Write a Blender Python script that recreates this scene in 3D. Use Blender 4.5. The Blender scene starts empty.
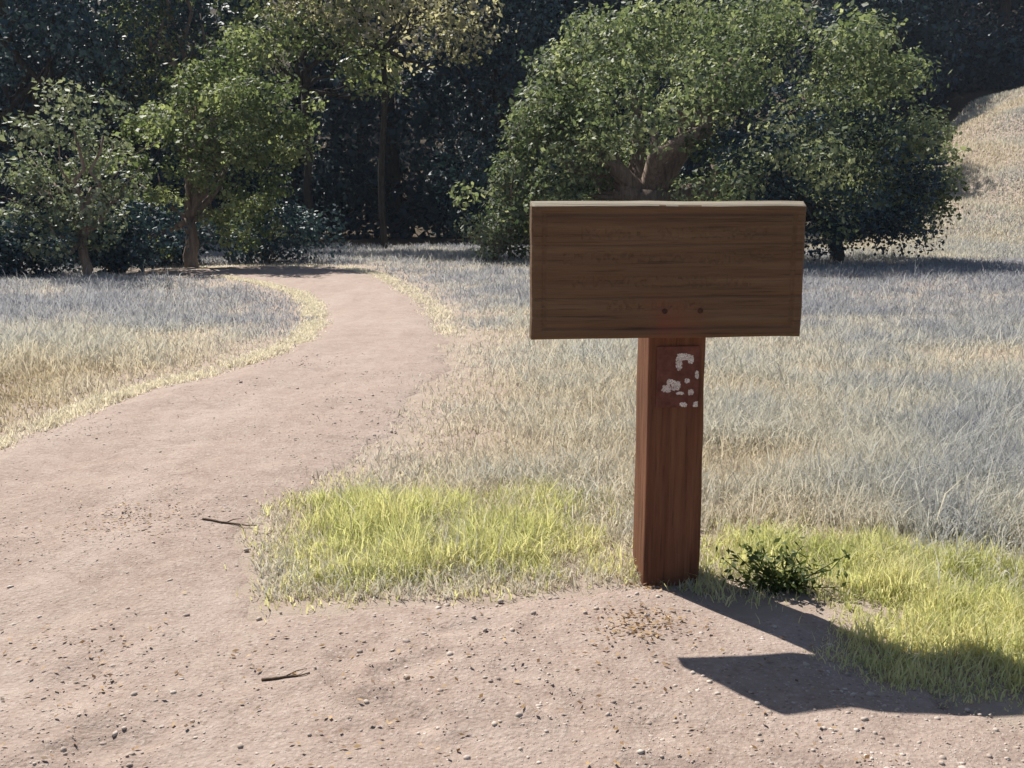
import bpy, bmesh, math, random
import numpy as np
from mathutils import Vector, noise as mnoise
from mathutils.geometry import delaunay_2d_cdt

SEED = 7
random.seed(SEED)
rng = np.random.default_rng(SEED)
C = bpy.context.scene.collection
scene = bpy.context.scene

# ------------------------------------------------------------------ camera
CAM_H, F_PX, PITCH = 1.357, 1000.0, math.radians(10.15)
cam_d = bpy.data.cameras.new('camera')
cam_d.sensor_width = 36.0
cam_d.lens = 36.0 * F_PX / 1024.0
cam_d.clip_start, cam_d.clip_end = 0.05, 2000
cam = bpy.data.objects.new('camera', cam_d)
C.objects.link(cam)
cam.location = (0, 0, CAM_H)
cam.rotation_euler = (math.pi / 2 - PITCH, 0, 0)
scene.camera = cam


def gp(px, py, z=0.0):
    """a point of the photograph on the level ground: (x, distance)"""
    a = math.atan((py - 384) / F_PX) + PITCH
    d = (CAM_H - z) / math.tan(a)
    depth = d * math.cos(PITCH) + (CAM_H - z) * math.sin(PITCH)
    return ((px - 512) / F_PX * depth, d)


def zat(py, d):
    return CAM_H - d * math.tan(math.atan((py - 384) / F_PX) + PITCH)


# ------------------------------------------------------------------ light
SUN_EL = math.radians(50.8)
SUN_AZ = (-0.60, 0.80)
w = bpy.data.worlds.new('World')
scene.world = w
w.use_nodes = True
nt = w.node_tree
sky = nt.nodes.new('ShaderNodeTexSky')
sky.sky_type = 'NISHITA'
sky.sun_disc = False
sky.sun_elevation = SUN_EL
sky.sun_rotation = math.atan2(SUN_AZ[0], SUN_AZ[1])
nt.links.new(sky.outputs[0], nt.nodes['Background'].inputs[0])
nt.nodes['Background'].inputs[1].default_value = 0.05
ld = bpy.data.lights.new('sun', 'SUN')
ld.energy = 5.0
ld.angle = math.radians(0.55)
ld.color = (1.0, 0.95, 0.86)
lo = bpy.data.objects.new('sun', ld)
C.objects.link(lo)
n_ = math.hypot(*SUN_AZ)
sd = Vector((SUN_AZ[0] / n_ * math.cos(SUN_EL), SUN_AZ[1] / n_ * math.cos(SUN_EL), math.sin(SUN_EL)))
lo.rotation_euler = sd.to_track_quat('Z', 'Y').to_euler()
lo.location = (-8, 12, 20)
vs = scene.view_settings
vs.view_transform = 'Standard'
vs.look = 'None'
vs.exposure = 0.86
vs.gamma = 1
vs.use_curve_mapping = False


# ------------------------------------------------------------------ terrain
def sstep(a, b, t):
    t = np.clip((t - a) / (b - a), 0, 1)
    return t * t * (3 - 2 * t)


def H(x, y):
    x = np.asarray(x, float)
    y = np.asarray(y, float)
    near = sstep(3.0, 9.0, np.hypot(x - 0.5, y - 3))
    z = near * (0.035 * np.sin(x * 0.55 + 0.7) * np.cos(y * 0.41) + 0.03 * np.sin(x * 0.23 + y * 0.31))
    # open grassy hillside on the right
    z = z + 6.6 * sstep(10.5, 23.0, x - 0.10 * (y - 30)) * sstep(27.0, 45, y)
    z = z + sstep(12, 18, x) * sstep(28, 36, y) * (0.22 * np.sin(x * 1.3 + 1) * np.cos(y * .7) + 0.12 * np.sin(x * 2.9 + y))
    # wooded slope closing the valley
    z = z + 34 * sstep(50, 150, y + 0.1 * np.abs(x))
    # the banks beyond the frame
    z = z + 14 * sstep(40, 160, np.abs(x)) * sstep(-60, 10, y)
    return z


# ------------------------------------------------------------------ helpers
def tag(o, label=None, cat=None, group=None, kind=None):
    if label: o['label'] = label
    if cat: o['category'] = cat
    if group: o['group'] = group
    if kind: o['kind'] = kind
    return o


def empty(name, loc, rz=0.0):
    o = bpy.data.objects.new(name, None)
    o.location = loc
    o.rotation_euler = (0, 0, rz)
    o.empty_display_size = 0.3
    C.objects.link(o)
    return o


def npmesh(name, verts, tris, mat, parent=None, tint=None, smooth=False):
    """verts (n,3), tris (m,3) -> one mesh object"""
    me = bpy.data.meshes.new(name)
    verts = np.ascontiguousarray(verts, np.float32)
    tris = np.ascontiguousarray(tris, np.int32)
    me.vertices.add(len(verts))
    me.vertices.foreach_set('co', verts.ravel())
    me.loops.add(tris.size)
    me.loops.foreach_set('vertex_index', tris.ravel())
    me.polygons.add(len(tris))
    me.polygons.foreach_set('loop_start', np.arange(0, tris.size, 3, dtype=np.int32))
    if smooth:
        me.polygons.foreach_set('use_smooth', np.ones(len(tris), bool))
    me.update(calc_edges=True)
    if tint is not None:
        at = me.attributes.new('tint', 'FLOAT', 'POINT')
        at.data.foreach_set('value', np.ascontiguousarray(tint, np.float32))
    me.materials.append(mat)
    o = bpy.data.objects.new(name, me)
    C.objects.link(o)
    if parent: o.parent = parent
    return o


def bm_obj(name, bm, mat, parent=None, smooth=False):
    me = bpy.data.meshes.new(name)
    bmesh.ops.recalc_face_normals(bm, faces=bm.faces)
    bm.to_mesh(me)
    bm.free()
    if smooth:
        for p in me.polygons: p.use_smooth = True
    me.materials.append(mat)
    o = bpy.data.objects.new(name, me)
    C.objects.link(o)
    if parent: o.parent = parent
    return o


def inside(poly, x, y):
    poly = np.asarray(poly, float)
    r = np.zeros(len(x), bool)
    px, py = poly[:, 0], poly[:, 1]
    j = len(poly) - 1
    for i in range(len(poly)):
        c = ((py[i] > y) != (py[j] > y))
        with np.errstate(divide='ignore', invalid='ignore'):
            xx = (px[j] - px[i]) * (y - py[i]) / (py[j] - py[i]) + px[i]
        r ^= c & (x < xx)
        j = i
    return r


def edge_dist(poly, x, y, closed=True):
    poly = np.asarray(poly, float)
    best = np.full(len(x), 1e9)
    n = len(poly)
    for i in range(n if closed else n - 1):
        a, b = poly[i], poly[(i + 1) % n]
        ab = b - a
        t = np.clip(((x - a[0]) * ab[0] + (y - a[1]) * ab[1]) / max(ab @ ab, 1e-9), 0, 1)
        best = np.minimum(best, np.hypot(x - a[0] - t * ab[0], y - a[1] - t * ab[1]))
    return best


def vnoise(x, y, s, seed=0.0):
    """smooth value noise in [0,1], vectorised"""
    x = np.asarray(x) / s + seed * 17.3
    y = np.asarray(y) / s + seed * 9.1
    xi, yi = np.floor(x), np.floor(y)
    fx, fy = x - xi, y - yi
    fx = fx * fx * (3 - 2 * fx)
    fy = fy * fy * (3 - 2 * fy)

    def hsh(a, b):
        v = np.sin(a * 127.1 + b * 311.7) * 43758.5453
        return v - np.floor(v)
    return ((hsh(xi, yi) * (1 - fx) + hsh(xi + 1, yi) * fx) * (1 - fy)
            + (hsh(xi, yi + 1) * (1 - fx) + hsh(xi + 1, yi + 1) * fx) * fy)


# ------------------------------------------------------------------ materials
class NT:
    def __init__(self, name):
        self.m = bpy.data.materials.new(name)
        self.m.use_nodes = True
        self.t = self.m.node_tree
        self.b = self.t.nodes['Principled BSDF']
        self.out = self.t.nodes['Material Output']

    def n(self, typ, **kw):
        nd = self.t.nodes.new('ShaderNode' + typ)
        for k, v in kw.items(): setattr(nd, k, v)
        return nd

    def l(self, a, b): self.t.links.new(a, b)

    def coord(self, scale=(1, 1, 1)):
        tc = self.n('TexCoord')
        mp = self.n('Mapping')
        mp.inputs['Scale'].default_value = scale
        self.l(tc.outputs['Object'], mp.inputs[0])
        return mp.outputs[0]

    def noise(self, vec, scale, detail=6, rough=0.6, dist=0.0):
        nd = self.n('TexNoise')
        nd.inputs['Scale'].default_value = scale
        nd.inputs['Detail'].default_value = detail
        nd.inputs['Roughness'].default_value = rough
        nd.inputs['Distortion'].default_value = dist
        self.l(vec, nd.inputs['Vector'])
        return nd.outputs[0]

    def voro(self, vec, scale, out='Distance', feature='F1'):
        nd = self.n('TexVoronoi')
        nd.feature = feature
        nd.inputs['Scale'].default_value = scale
        self.l(vec, nd.inputs['Vector'])
        return nd.outputs[out]

    def ramp(self, fac, stops):
        r = self.n('ValToRGB')
        el = r.color_ramp.elements
        while len(el) < len(stops): el.new(0.5)
        for e, (p, c) in zip(el, stops):
            e.position = p
            e.color = (*c, 1)
        self.l(fac, r.inputs[0])
        return r.outputs[0]

    def mix(self, fac, a, b, mode='MIX'):
        m = self.n('MixRGB', blend_type=mode)
        for s, v in ((0, fac), (1, a), (2, b)):
            if hasattr(v, 'is_output'): self.l(v, m.inputs[s])
            elif isinstance(v, (int, float)): m.inputs[s].default_value = v
            else: m.inputs[s].default_value = (*v, 1)
        return m.outputs[0]

    def mathn(self, op, a, b=0.5, clamp=False):
        m = self.n('Math', operation=op, use_clamp=clamp)
        for s, v in ((0, a), (1, b)):
            if hasattr(v, 'is_output'): self.l(v, m.inputs[s])
            else: m.inputs[s].default_value = v
        return m.outputs[0]

    def bump(self, h, strength, dist=0.02, prev=None):
        b = self.n('Bump')
        b.inputs['Strength'].default_value = strength
        b.inputs['Distance'].default_value = dist
        self.l(h, b.inputs['Height'])
        if prev is not None: self.l(prev, b.inputs['Normal'])
        return b.outputs[0]

    def done(self, col=None, rough=0.9, normal=None, spec=0.2):
        if col is not None:
            if hasattr(col, 'is_output'): self.l(col, self.b.inputs['Base Color'])
            else: self.b.inputs['Base Color'].default_value = (*col, 1)
        if hasattr(rough, 'is_output'): self.l(rough, self.b.inputs['Roughness'])
        else: self.b.inputs['Roughness'].default_value = rough
        self.b.inputs['Specular IOR Level'].default_value = spec
        if normal is not None: self.l(normal, self.b.inputs['Normal'])
        return self.m


def mat_leaf(name, stops, trans=0.35, transcol=None, rough=0.55, spec=0.25):
    """leaf or blade: colour picked per leaf by its 'tint', light passes through"""
    k = NT(name)
    at = k.n('Attribute', attribute_name='tint')
    col = k.ramp(at.outputs['Fac'], stops)
    k.done(col, rough, spec=spec)
    tr = k.n('BsdfTranslucent')
    k.l(k.mix(1.0, col, transcol or (1.15, 1.15, 0.75), 'MULTIPLY'), tr.inputs[0])
    ms = k.n('MixShader')
    ms.inputs[0].default_value = trans
    k.l(k.b.outputs[0], ms.inputs[1])
    k.l(tr.outputs[0], ms.inputs[2])
    k.l(ms.outputs[0], k.out.inputs[0])
    return k.m


def mat_ground():
    k = NT('meadow soil')
    v = k.coord()
    a = k.noise(v, 0.35, 4)
    b = k.noise(v, 6.0, 8, 0.7)
    col = k.ramp(a, [(0.3, (0.325, 0.258, 0.216)), (0.7, (0.35, 0.288, 0.242))])
    col = k.mix(0.45, col, k.ramp(b, [(0.3, (0.22, 0.165, 0.13)), (0.7, (0.43, 0.36, 0.305))]), 'MIX')
    at = k.n('Attribute', attribute_name='tint')
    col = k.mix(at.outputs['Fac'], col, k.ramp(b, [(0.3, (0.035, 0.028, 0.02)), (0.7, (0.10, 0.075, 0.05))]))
    return k.done(col, 0.95, k.bump(k.noise(v, 14, 8, 0.75), 0.7, 0.03), 0.1)


def mat_path():
    k = NT('packed dirt')
    v = k.coord()
    big = k.noise(v, 1.1, 6, 0.65, 0.6)
    mid = k.noise(v, 9.0, 9, 0.75, 0.5)
    fine = k.noise(v, 42, 6, 0.75)
    sp = k.voro(v, 75, 'Color')
    spd = k.voro(v, 75)
    col = k.ramp(big, [(0.32, (0.275, 0.203, 0.170)), (0.5, (0.325, 0.252, 0.214)), (0.68, (0.375, 0.315, 0.272))])
    sx = k.n('SeparateXYZ')
    k.l(v, sx.inputs[0])
    yf = k.mathn('MULTIPLY', k.mathn('SUBTRACT', sx.outputs[1], 3.5), 0.2, True)
    col = k.mix(k.mathn('MULTIPLY', yf, 0.6), col, (0.360, 0.292, 0.265))
    tr = k.noise(k.coord((2.4, 0.55, 1)), 1.0, 5, 0.6, 0.8)
    col = k.mix(0.5, col, k.ramp(tr, [(0.36, (0.225, 0.158, 0.142)), (0.5, (0.342, 0.257, 0.232)), (0.64, (0.46, 0.382, 0.36))]))
    col = k.mix(0.5, col, k.ramp(mid, [(0.28, (0.155, 0.105, 0.080)), (0.5, (0.32, 0.248, 0.208)), (0.74, (0.47, 0.40, 0.345))]))
    sepr = k.n('SeparateColor')
    k.l(sp, sepr.inputs[0])
    stones = k.mathn('GREATER_THAN', sepr.outputs[0], 0.8)
    dark = k.mathn('LESS_THAN', sepr.outputs[0], 0.09)
    near = k.mathn('LESS_THAN', spd, 0.42)
    col = k.mix(k.mathn('MULTIPLY', k.mathn('MULTIPLY', stones, near), 0.55), col, (0.47, 0.40, 0.36))
    col = k.mix(k.mathn('MULTIPLY', k.mathn('MULTIPLY', dark, near), 0.6), col, (0.13, 0.085, 0.06))
    col = k.mix(0.35, col, k.ramp(fine, [(0.3, (0.17, 0.122, 0.095)), (0.7, (0.43, 0.36, 0.315))]))
    n = k.bump(mid, 0.5, 0.03)
    n = k.bump(fine, 0.55, 0.012, n)
    n = k.bump(k.mathn('MULTIPLY', spd, -1.0), 0.4, 0.006, n)
    return k.done(col, 0.95, n, 0.12)


def mat_wood(name, horizontal, cols):
    k = NT(name)
    s = (1.1, 22, 22) if horizontal else (22, 22, 1.1)
    v = k.coord(s)
    g = k.noise(v, 1.6, 10, 0.65, 0.35)
    s2 = (3.0, 120, 120) if horizontal else (120, 120, 3.0)
    f = k.noise(k.coord(s2), 1.0, 5, 0.7)
    big = k.noise(k.coord((1.5, 4, 4) if horizontal else (4, 4, 1.5)), 1.3, 5)
    col = k.ramp(g, [(0.28, cols[0]), (0.5, cols[1]), (0.72, cols[2])])
    col = k.mix(0.4, col, k.ramp(big, [(0.3, cols[0]), (0.7, cols[3])]))
    cr = k.ramp(f, [(0.33, (0.35, 0.33, 0.32)), (0.45, (1, 1, 1))])
    col = k.mix(0.7, col, cr, 'MULTIPLY')
    sa = k.n('Attribute', attribute_name='stain')
    col = k.mix(k.mathn('MULTIPLY', sa.outputs['Fac'], 0.6), col, (0.17, 0.055, 0.035))
    n = k.bump(g, 0.45, 0.012)
    n = k.bump(f, 0.6, 0.006, n)
    return k.done(col, 0.78, n, 0.25)


def mat_bark(name, c0, c1):
    k = NT(name)
    g = k.noise(k.coord((6, 6, 1.2)), 2.2, 8, 0.7, 0.5)
    return k.done(k.ramp(g, [(0.3, c0), (0.7, c1)]), 0.95, k.bump(g, 1.0, 0.06), 0.1)


def mat_plain(name, c0, c1, scale=8.0):
    k = NT(name)
    g = k.noise(k.coord(), scale, 6, 0.7)
    return k.done(k.ramp(g, [(0.3, c0), (0.7, c1)]), 0.9, k.bump(g, 0.4, 0.01), 0.15)


M = {
    'ground': mat_ground(),
    'path': mat_path(),
    'board': mat_wood('weathered brown board', True,
                      [(0.076, 0.044, 0.024), (0.126, 0.078, 0.043), (0.185, 0.122, 0.071), (0.152, 0.075, 0.043)]),
    'boardtop': mat_wood('wood with painted edge light', True,  # paler board colour, painting the light along the top edge
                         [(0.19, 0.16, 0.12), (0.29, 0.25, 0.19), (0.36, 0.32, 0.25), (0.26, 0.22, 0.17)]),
    'post': mat_wood('red brown post', False,
                     [(0.050, 0.020, 0.012), (0.160, 0.066, 0.035), (0.26, 0.125, 0.070), (0.20, 0.074, 0.036)]),
    'bark': mat_bark('grey brown bark', (0.10, 0.075, 0.06), (0.34, 0.265, 0.225)),
    'barkdark': mat_bark('dark bark', (0.025, 0.022, 0.02), (0.08, 0.07, 0.062)),
    'barkpale': mat_bark('pale bark', (0.16, 0.15, 0.14), (0.34, 0.32, 0.30)),
    'rust': mat_plain('rusty iron', (0.03, 0.018, 0.014), (0.09, 0.045, 0.03), 60),
    'plate': mat_plain('faded red brown plate', (0.085, 0.033, 0.026), (0.17, 0.07, 0.052), 25),
    'paint': mat_plain('worn white paint', (0.42, 0.36, 0.33), (0.80, 0.76, 0.72), 40),
    'stone': mat_plain('pebble', (0.20, 0.15, 0.12), (0.62, 0.54, 0.48), 9),
    'twig': mat_plain('dry twig', (0.07, 0.05, 0.035), (0.17, 0.12, 0.09), 30),
    'oak': mat_leaf('oak leaves', [(0.0, (0.040, 0.065, 0.038)), (0.45, (0.145, 0.185, 0.105)), (0.8, (0.31, 0.35, 0.22)),
                                   (1.0, (0.46, 0.49, 0.35))], 0.42),
    'green': mat_leaf('mid green leaves', [(0.0, (0.05, 0.075, 0.035)), (0.5, (0.14, 0.18, 0.088)), (1.0, (0.34, 0.385, 0.215))], 0.48),
    'sage': mat_leaf('grey green leaves', [(0.0, (0.07, 0.095, 0.065)), (0.5, (0.16, 0.195, 0.135)), (1.0, (0.33, 0.36, 0.27))], 0.34),
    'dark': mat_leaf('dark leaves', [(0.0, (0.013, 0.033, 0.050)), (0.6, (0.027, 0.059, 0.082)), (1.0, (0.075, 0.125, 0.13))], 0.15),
    'pale': mat_leaf('pale leaves', [(0.0, (0.18, 0.185, 0.12)), (0.5, (0.34, 0.325, 0.24)), (1.0, (0.52, 0.48, 0.41))], 0.56),
    'weed': mat_leaf('weed leaves', [(0.0, (0.04, 0.06, 0.015)), (0.6, (0.09, 0.12, 0.03)), (1.0, (0.2, 0.22, 0.08))], 0.3),
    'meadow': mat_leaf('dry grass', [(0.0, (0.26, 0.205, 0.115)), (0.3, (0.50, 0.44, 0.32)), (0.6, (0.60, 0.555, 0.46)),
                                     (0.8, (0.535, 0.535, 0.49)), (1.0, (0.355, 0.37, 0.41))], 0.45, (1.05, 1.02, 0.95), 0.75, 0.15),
    'grass': mat_leaf('green grass', [(0.0, (0.26, 0.285, 0.11)), (0.35, (0.48, 0.50, 0.24)), (0.7, (0.62, 0.615, 0.36)),
                                      (1.0, (0.70, 0.65, 0.42))], 0.5, (1.1, 1.1, 0.8), 0.65, 0.15),
    'straw': mat_leaf('straw', [(0.0, (0.56, 0.51, 0.39)), (0.5, (0.74, 0.70, 0.57)), (1.0, (0.82, 0.79, 0.70))], 0.4, (1.05, 1.0, 0.9), 0.7),
    'litter': mat_leaf('fallen leaves', [(0.0, (0.06, 0.035, 0.02)), (0.5, (0.20, 0.115, 0.055)), (1.0, (0.42, 0.29, 0.15))], 0.15),
}

# ------------------------------------------------------------------ ground
def axis(lo, hi, fine_lo, fine_hi, step):
    a = list(np.arange(fine_lo, fine_hi + 1e-6, step))
    s = step
    v = fine_hi
    while v < hi:
        s *= 1.18
        v += s
        a.append(v)
    s, v = step, fine_lo
    while v > lo:
        s *= 1.18
        v -= s
        a.insert(0, v)
    return np.array(a)


ax, ay = axis(-420, 420, -14, 22, 0.25), axis(-120, 420, 0, 46, 0.25)
X, Y = np.meshgrid(ax, ay)
Z = H(X, Y)
nx, ny = len(ax), len(ay)
idx = np.arange(nx * ny).reshape(ny, nx)
q = [idx[:-1, :-1].ravel(), idx[:-1, 1:].ravel(), idx[1:, 1:].ravel(), idx[1:, :-1].ravel()]
tri = np.concatenate([np.stack([q[0], q[1], q[2]], 1), np.stack([q[0], q[2], q[3]], 1)])
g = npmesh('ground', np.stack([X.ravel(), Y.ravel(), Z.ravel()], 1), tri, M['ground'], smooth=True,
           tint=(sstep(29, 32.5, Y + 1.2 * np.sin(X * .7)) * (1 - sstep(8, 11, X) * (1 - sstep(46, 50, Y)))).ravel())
tag(g, kind='structure')

# ------------------------------------------------------------------ path
PATH_PX_LEFT = [(-900, 640), (-420, 560), (-150, 497), (0, 449), (60, 424), (110, 402), (200, 380), (260, 362), (303, 344), (318, 324),
                (316, 304), (300, 290), (262, 281), (225, 276), (140, 272)]
PATH_PX_BACK = [(120, 268.5), (200, 267), (280, 266.5), (340, 268), (378, 275), (405, 287), (432, 308), (448, 335), (446, 365),
                (424, 405), (378, 447), (322, 477), (276, 505), (257, 530), (253, 575), (262, 609), (320, 609), (420, 601),
                (520, 596), (620, 588), (640, 591), (700, 597), (755, 603), (812, 604), (838, 625), (842, 650), (875, 685),
                (955, 712), (1040, 722), (1300, 735), (1800, 765), (3200, 1150), (-2400, 1150)]
PATH = [gp(*p) for p in PATH_PX_LEFT + PATH_PX_BACK]


def roughen(poly, step, amp):
    out = []
    n = len(poly)
    for i in range(n):
        a, b = np.array(poly[i]), np.array(poly[(i + 1) % n])
        L = np.linalg.norm(b - a)
        dd = max(a[1], b[1])
        st = step * max(1, dd / 5)
        m = max(1, int(L / st))
        for j in range(m):
            p = a + (b - a) * j / m
            nv = np.array([-(b - a)[1], (b - a)[0]]) / max(L, 1e-6)
            k1 = mnoise.noise(Vector((p[0] * 2.3, p[1] * 2.3, 1.7))) * amp + mnoise.noise(Vector((p[0] * 8, p[1] * 8, 4.1))) * amp * 0.5
            out.append(tuple(p + nv * k1))
    return out


PATH_R = roughen(PATH, 0.06, 0.16)
pts = []
d = 0.9
while d < 23:
    st = 0.022 * max(1.0, d / 2.2) ** 1.05
    half = min(0.62 * d + 0.9, 7.5)
    xs = np.arange(-half, half, st) + rng.uniform(-.3, .3) * st
    pts.append(np.stack([xs, np.full(len(xs), d) + rng.uniform(-.3, .3, len(xs)) * st], 1))
    d += st
pts = np.concatenate(pts)
ok = inside(PATH_R, pts[:, 0], pts[:, 1])
pts = pts[ok]
ok = edge_dist(PATH_R, pts[:, 0], pts[:, 1]) > 0.012
pts = pts[ok]
allv = [Vector(p) for p in PATH_R] + [Vector(p) for p in pts]
n0 = len(PATH_R)
rv, re_, rf, *_ = delaunay_2d_cdt(allv, [], [list(range(n0))], 1, 1e-5)
rv = np.array([(v.x, v.y) for v in rv])
rf = np.array([f for f in rf if len(f) == 3])
ed = edge_dist(PATH_R, rv[:, 0], rv[:, 1])
micro = (0.034 * vnoise(rv[:, 0], rv[:, 1], 0.38, 1) + 0.012 * vnoise(rv[:, 0], rv[:, 1], 0.16, 2)
         + 0.007 * vnoise(rv[:, 0], rv[:, 1], 0.07, 3)) * np.clip(ed / 0.3, 0, 1)
pz = H(rv[:, 0], rv[:, 1]) - 0.016 + 0.021 * np.clip(ed / 0.05, 0, 1) + micro


# footprints: soft hollows with a pushed-up rim, in walking lines
PRINTS = []
fr_ = random.Random(4)
for (x0, y0, x1, y1) in ((-0.2, 1.7, -1.9, 9.5), (-1.0, 1.6, -2.3, 8.0), (0.7, 1.7, -1.5, 5.5), (-1.6, 2.0, 0.3, 3.2), (1.4, 1.8, -0.6, 2.7)):
    L_ = math.hypot(x1 - x0, y1 - y0)
    ang = math.atan2(y1 - y0, x1 - x0)
    for i_ in range(int(L_ / 0.36)):
        t_ = (i_ + fr_.uniform(-.15, .15)) * 0.36 / L_
        sd_ = 0.09 if i_ % 2 else -0.09
        PRINTS.append((x0 + (x1 - x0) * t_ - math.sin(ang) * sd_ + fr_.gauss(0, .03), y0 + (y1 - y0) * t_ + math.cos(ang) * sd_, ang + fr_.gauss(0, .15),
                       fr_.uniform(.006, .013)))


def prints(x, y):
    z = np.zeros(len(x))
    for (cx, cy, an, dp) in PRINTS:
        m = np.abs(x - cx) + np.abs(y - cy) < 0.45
        if not m.any(): continue
        dx, dy = x[m] - cx, y[m] - cy
        u = (dx * math.cos(an) + dy * math.sin(an)) / 0.145
        v = (-dx * math.sin(an) + dy * math.cos(an)) / (0.058 * (1 - 0.18 * np.clip(-u, -1, 1)))
        r = np.hypot(u, v)
        z[m] += -dp * np.clip(1.15 - r, 0, 0.5) * 2 + dp * 0.5 * np.exp(-((r - 1.3) / 0.22) ** 2)
    return z


pz = pz + prints(rv[:, 0], rv[:, 1]) * np.clip((ed - .05) / 0.2, 0, 1)


def path_z(x, y):
    e = edge_dist(PATH_R, x, y)
    return H(x, y) + 0.005 + (0.034 * vnoise(x, y, 0.38, 1) + 0.012 * vnoise(x, y, 0.16, 2) + 0.007 * vnoise(x, y, 0.07, 3)) * np.clip(e / 0.3, 0, 1) + prints(np.asarray(x, float), np.asarray(y, float)) * np.clip((e - .05) / 0.2, 0, 1)


po = npmesh('path', np.column_stack([rv, pz]), rf, M['path'], smooth=True)
tag(po, kind='structure')


# ------------------------------------------------------------------ blades
def blades(name, x, y, z, h, wd, lean, tint, mat, label, cat, lean_dir=None, seeds=None):
    n = len(x)
    yaw = rng.uniform(0, 2 * np.pi, n)
    ld_ = rng.uniform(0, 2 * np.pi, n) if lean_dir is None else lean_dir + rng.normal(0, 0.9, n)
    sx, sy = np.cos(yaw), np.sin(yaw)
    lx, ly = np.cos(ld_) * lean, np.sin(ld_) * lean
    V = np.empty((n, 5, 3), np.float32)
    for i, (t, wf) in enumerate(((0, 1.0), (0, -1.0), (0.55, 0.8), (0.55, -0.8), (1.0, 0.0))):
        V[:, i, 0] = x + sx * wd * wf * 0.5 + lx * h * t ** 1.8
        V[:, i, 1] = y + sy * wd * wf * 0.5 + ly * h * t ** 1.8
        V[:, i, 2] = z + h * t * np.sqrt(np.clip(1 - (lean * t * 0.8) ** 2, 0.1, 1))
    base = (np.arange(n) * 5)[:, None]
    T = (base[:, :, None] + np.array([[0, 1, 3], [0, 3, 2], [2, 3, 4]])[None]).reshape(-1, 3)
    o = npmesh(name, V.reshape(-1, 3), T, mat, tint=np.repeat(tint, 5))
    tag(o, label, cat, kind='stuff')
    return o


def scatter(n, dlo, dhi, power=1.0):
    """points over the ground in front, denser where it is near"""
    u = rng.uniform(0, 1, n)
    if abs(power - 1) < 1e-6:
        dd = dlo * (dhi / dlo) ** u
    else:
        e = 1 - power
        dd = (dlo ** e + u * (dhi ** e - dlo ** e)) ** (1 / e)
    xx = rng.uniform(-1, 1, n) * (0.66 * dd + 0.8)
    return xx, dd


GL_PX = [(252, 575), (250, 535), (262, 512), (300, 500), (360, 494), (450, 490), (540, 486), (636, 486), (642, 592), (620, 586),
         (520, 597), (420, 602), (320, 611), (258, 612)]
GR_PX = [(696, 598), (696, 560), (715, 525), (780, 520), (850, 528), (930, 535), (1030, 538), (1300, 550), (1900, 580), (3200, 900),
         (3200, 1000), (1800, 770), (1300, 737), (1040, 720), (955, 706), (880, 690), (815, 665), (800, 640), (800, 606), (755, 602)]
GL = roughen([gp(*p) for p in GL_PX], 0.06, 0.24)
GR = roughen([gp(*p) for p in GR_PX], 0.06, 0.24)

SX0 = 0.575
# bright green grass at the path's edge
x, y = scatter(420000, 2.0, 5.2, 0.6)
inl, inr = inside(GL, x, y), inside(GR, x, y)
e = np.minimum(edge_dist(GL, x, y), edge_dist(GR, x, y))
ok = inl | inr | (~inside(PATH_R, x, y) & (rng.uniform(0, 1, len(x)) < 0.55 * np.exp(-e / 0.22))) | (rng.uniform(0, 1, len(x)) < 0.10 * np.exp(-e / 0.05))
x, y, inr, e = x[ok], y[ok], inr[ok], np.where(inl | inr, e, 0.05)[ok]
fx = rng.uniform(-.17, .17, 420) + SX0
fy_ = rng.uniform(-.16, .15, 420) + 3.50
fm = (np.abs(fx - SX0 - .005) > .118) | (np.abs(fy_ - 3.53) > .10)
fm &= (fx > SX0 - .02) | (fy_ > 3.44)
x, y, e, inr = np.append(x, fx[fm]), np.append(y, fy_[fm]), np.append(e, np.full(fm.sum(), .25)), np.append(inr, np.full(fm.sum(), True))
patch = vnoise(x, y, 0.22, 5) * 0.6 + vnoise(x, y, 0.08, 6) * 0.4
gap = np.maximum(vnoise(x, y, 0.13, 31), np.where(inr, 0.30, 0))
keep = rng.uniform(0, 1, len(x)) < np.clip(0.06 + e * 3.0, 0, 1) * np.clip(patch * 2.4 - .25 + np.where(inr, .3, 0), 0.08, 1) * np.clip(gap * 3 - .3, .12, 1)
x, y, e, patch, inr, gap = x[keep], y[keep], e[keep], patch[keep], inr[keep], gap[keep]
n = len(x)
h = (0.02 + 0.13 * rng.beta(1.6, 3.6, n)) * (0.6 + 0.7 * gap) * np.clip(0.45 + e * 2.2, 0, 1.15) * (0.7 + 0.7 * patch) * np.clip((y - 1.5) / 2.0, .5, 1.25)
tint = np.clip(0.22 + 0.75 * patch + rng.normal(0, 0.22, n) + 0.3 * np.exp(-e / .08), 0, 1)
blades('green_grass', x, y, H(x, y) - 0.004, h, rng.uniform(0.003, 0.0065, n), rng.uniform(0.1, 0.95, n), tint, M['grass'],
       'short bright yellow-green grass along the path edge around the signpost', 'grass')
print('green blades', n)

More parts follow.
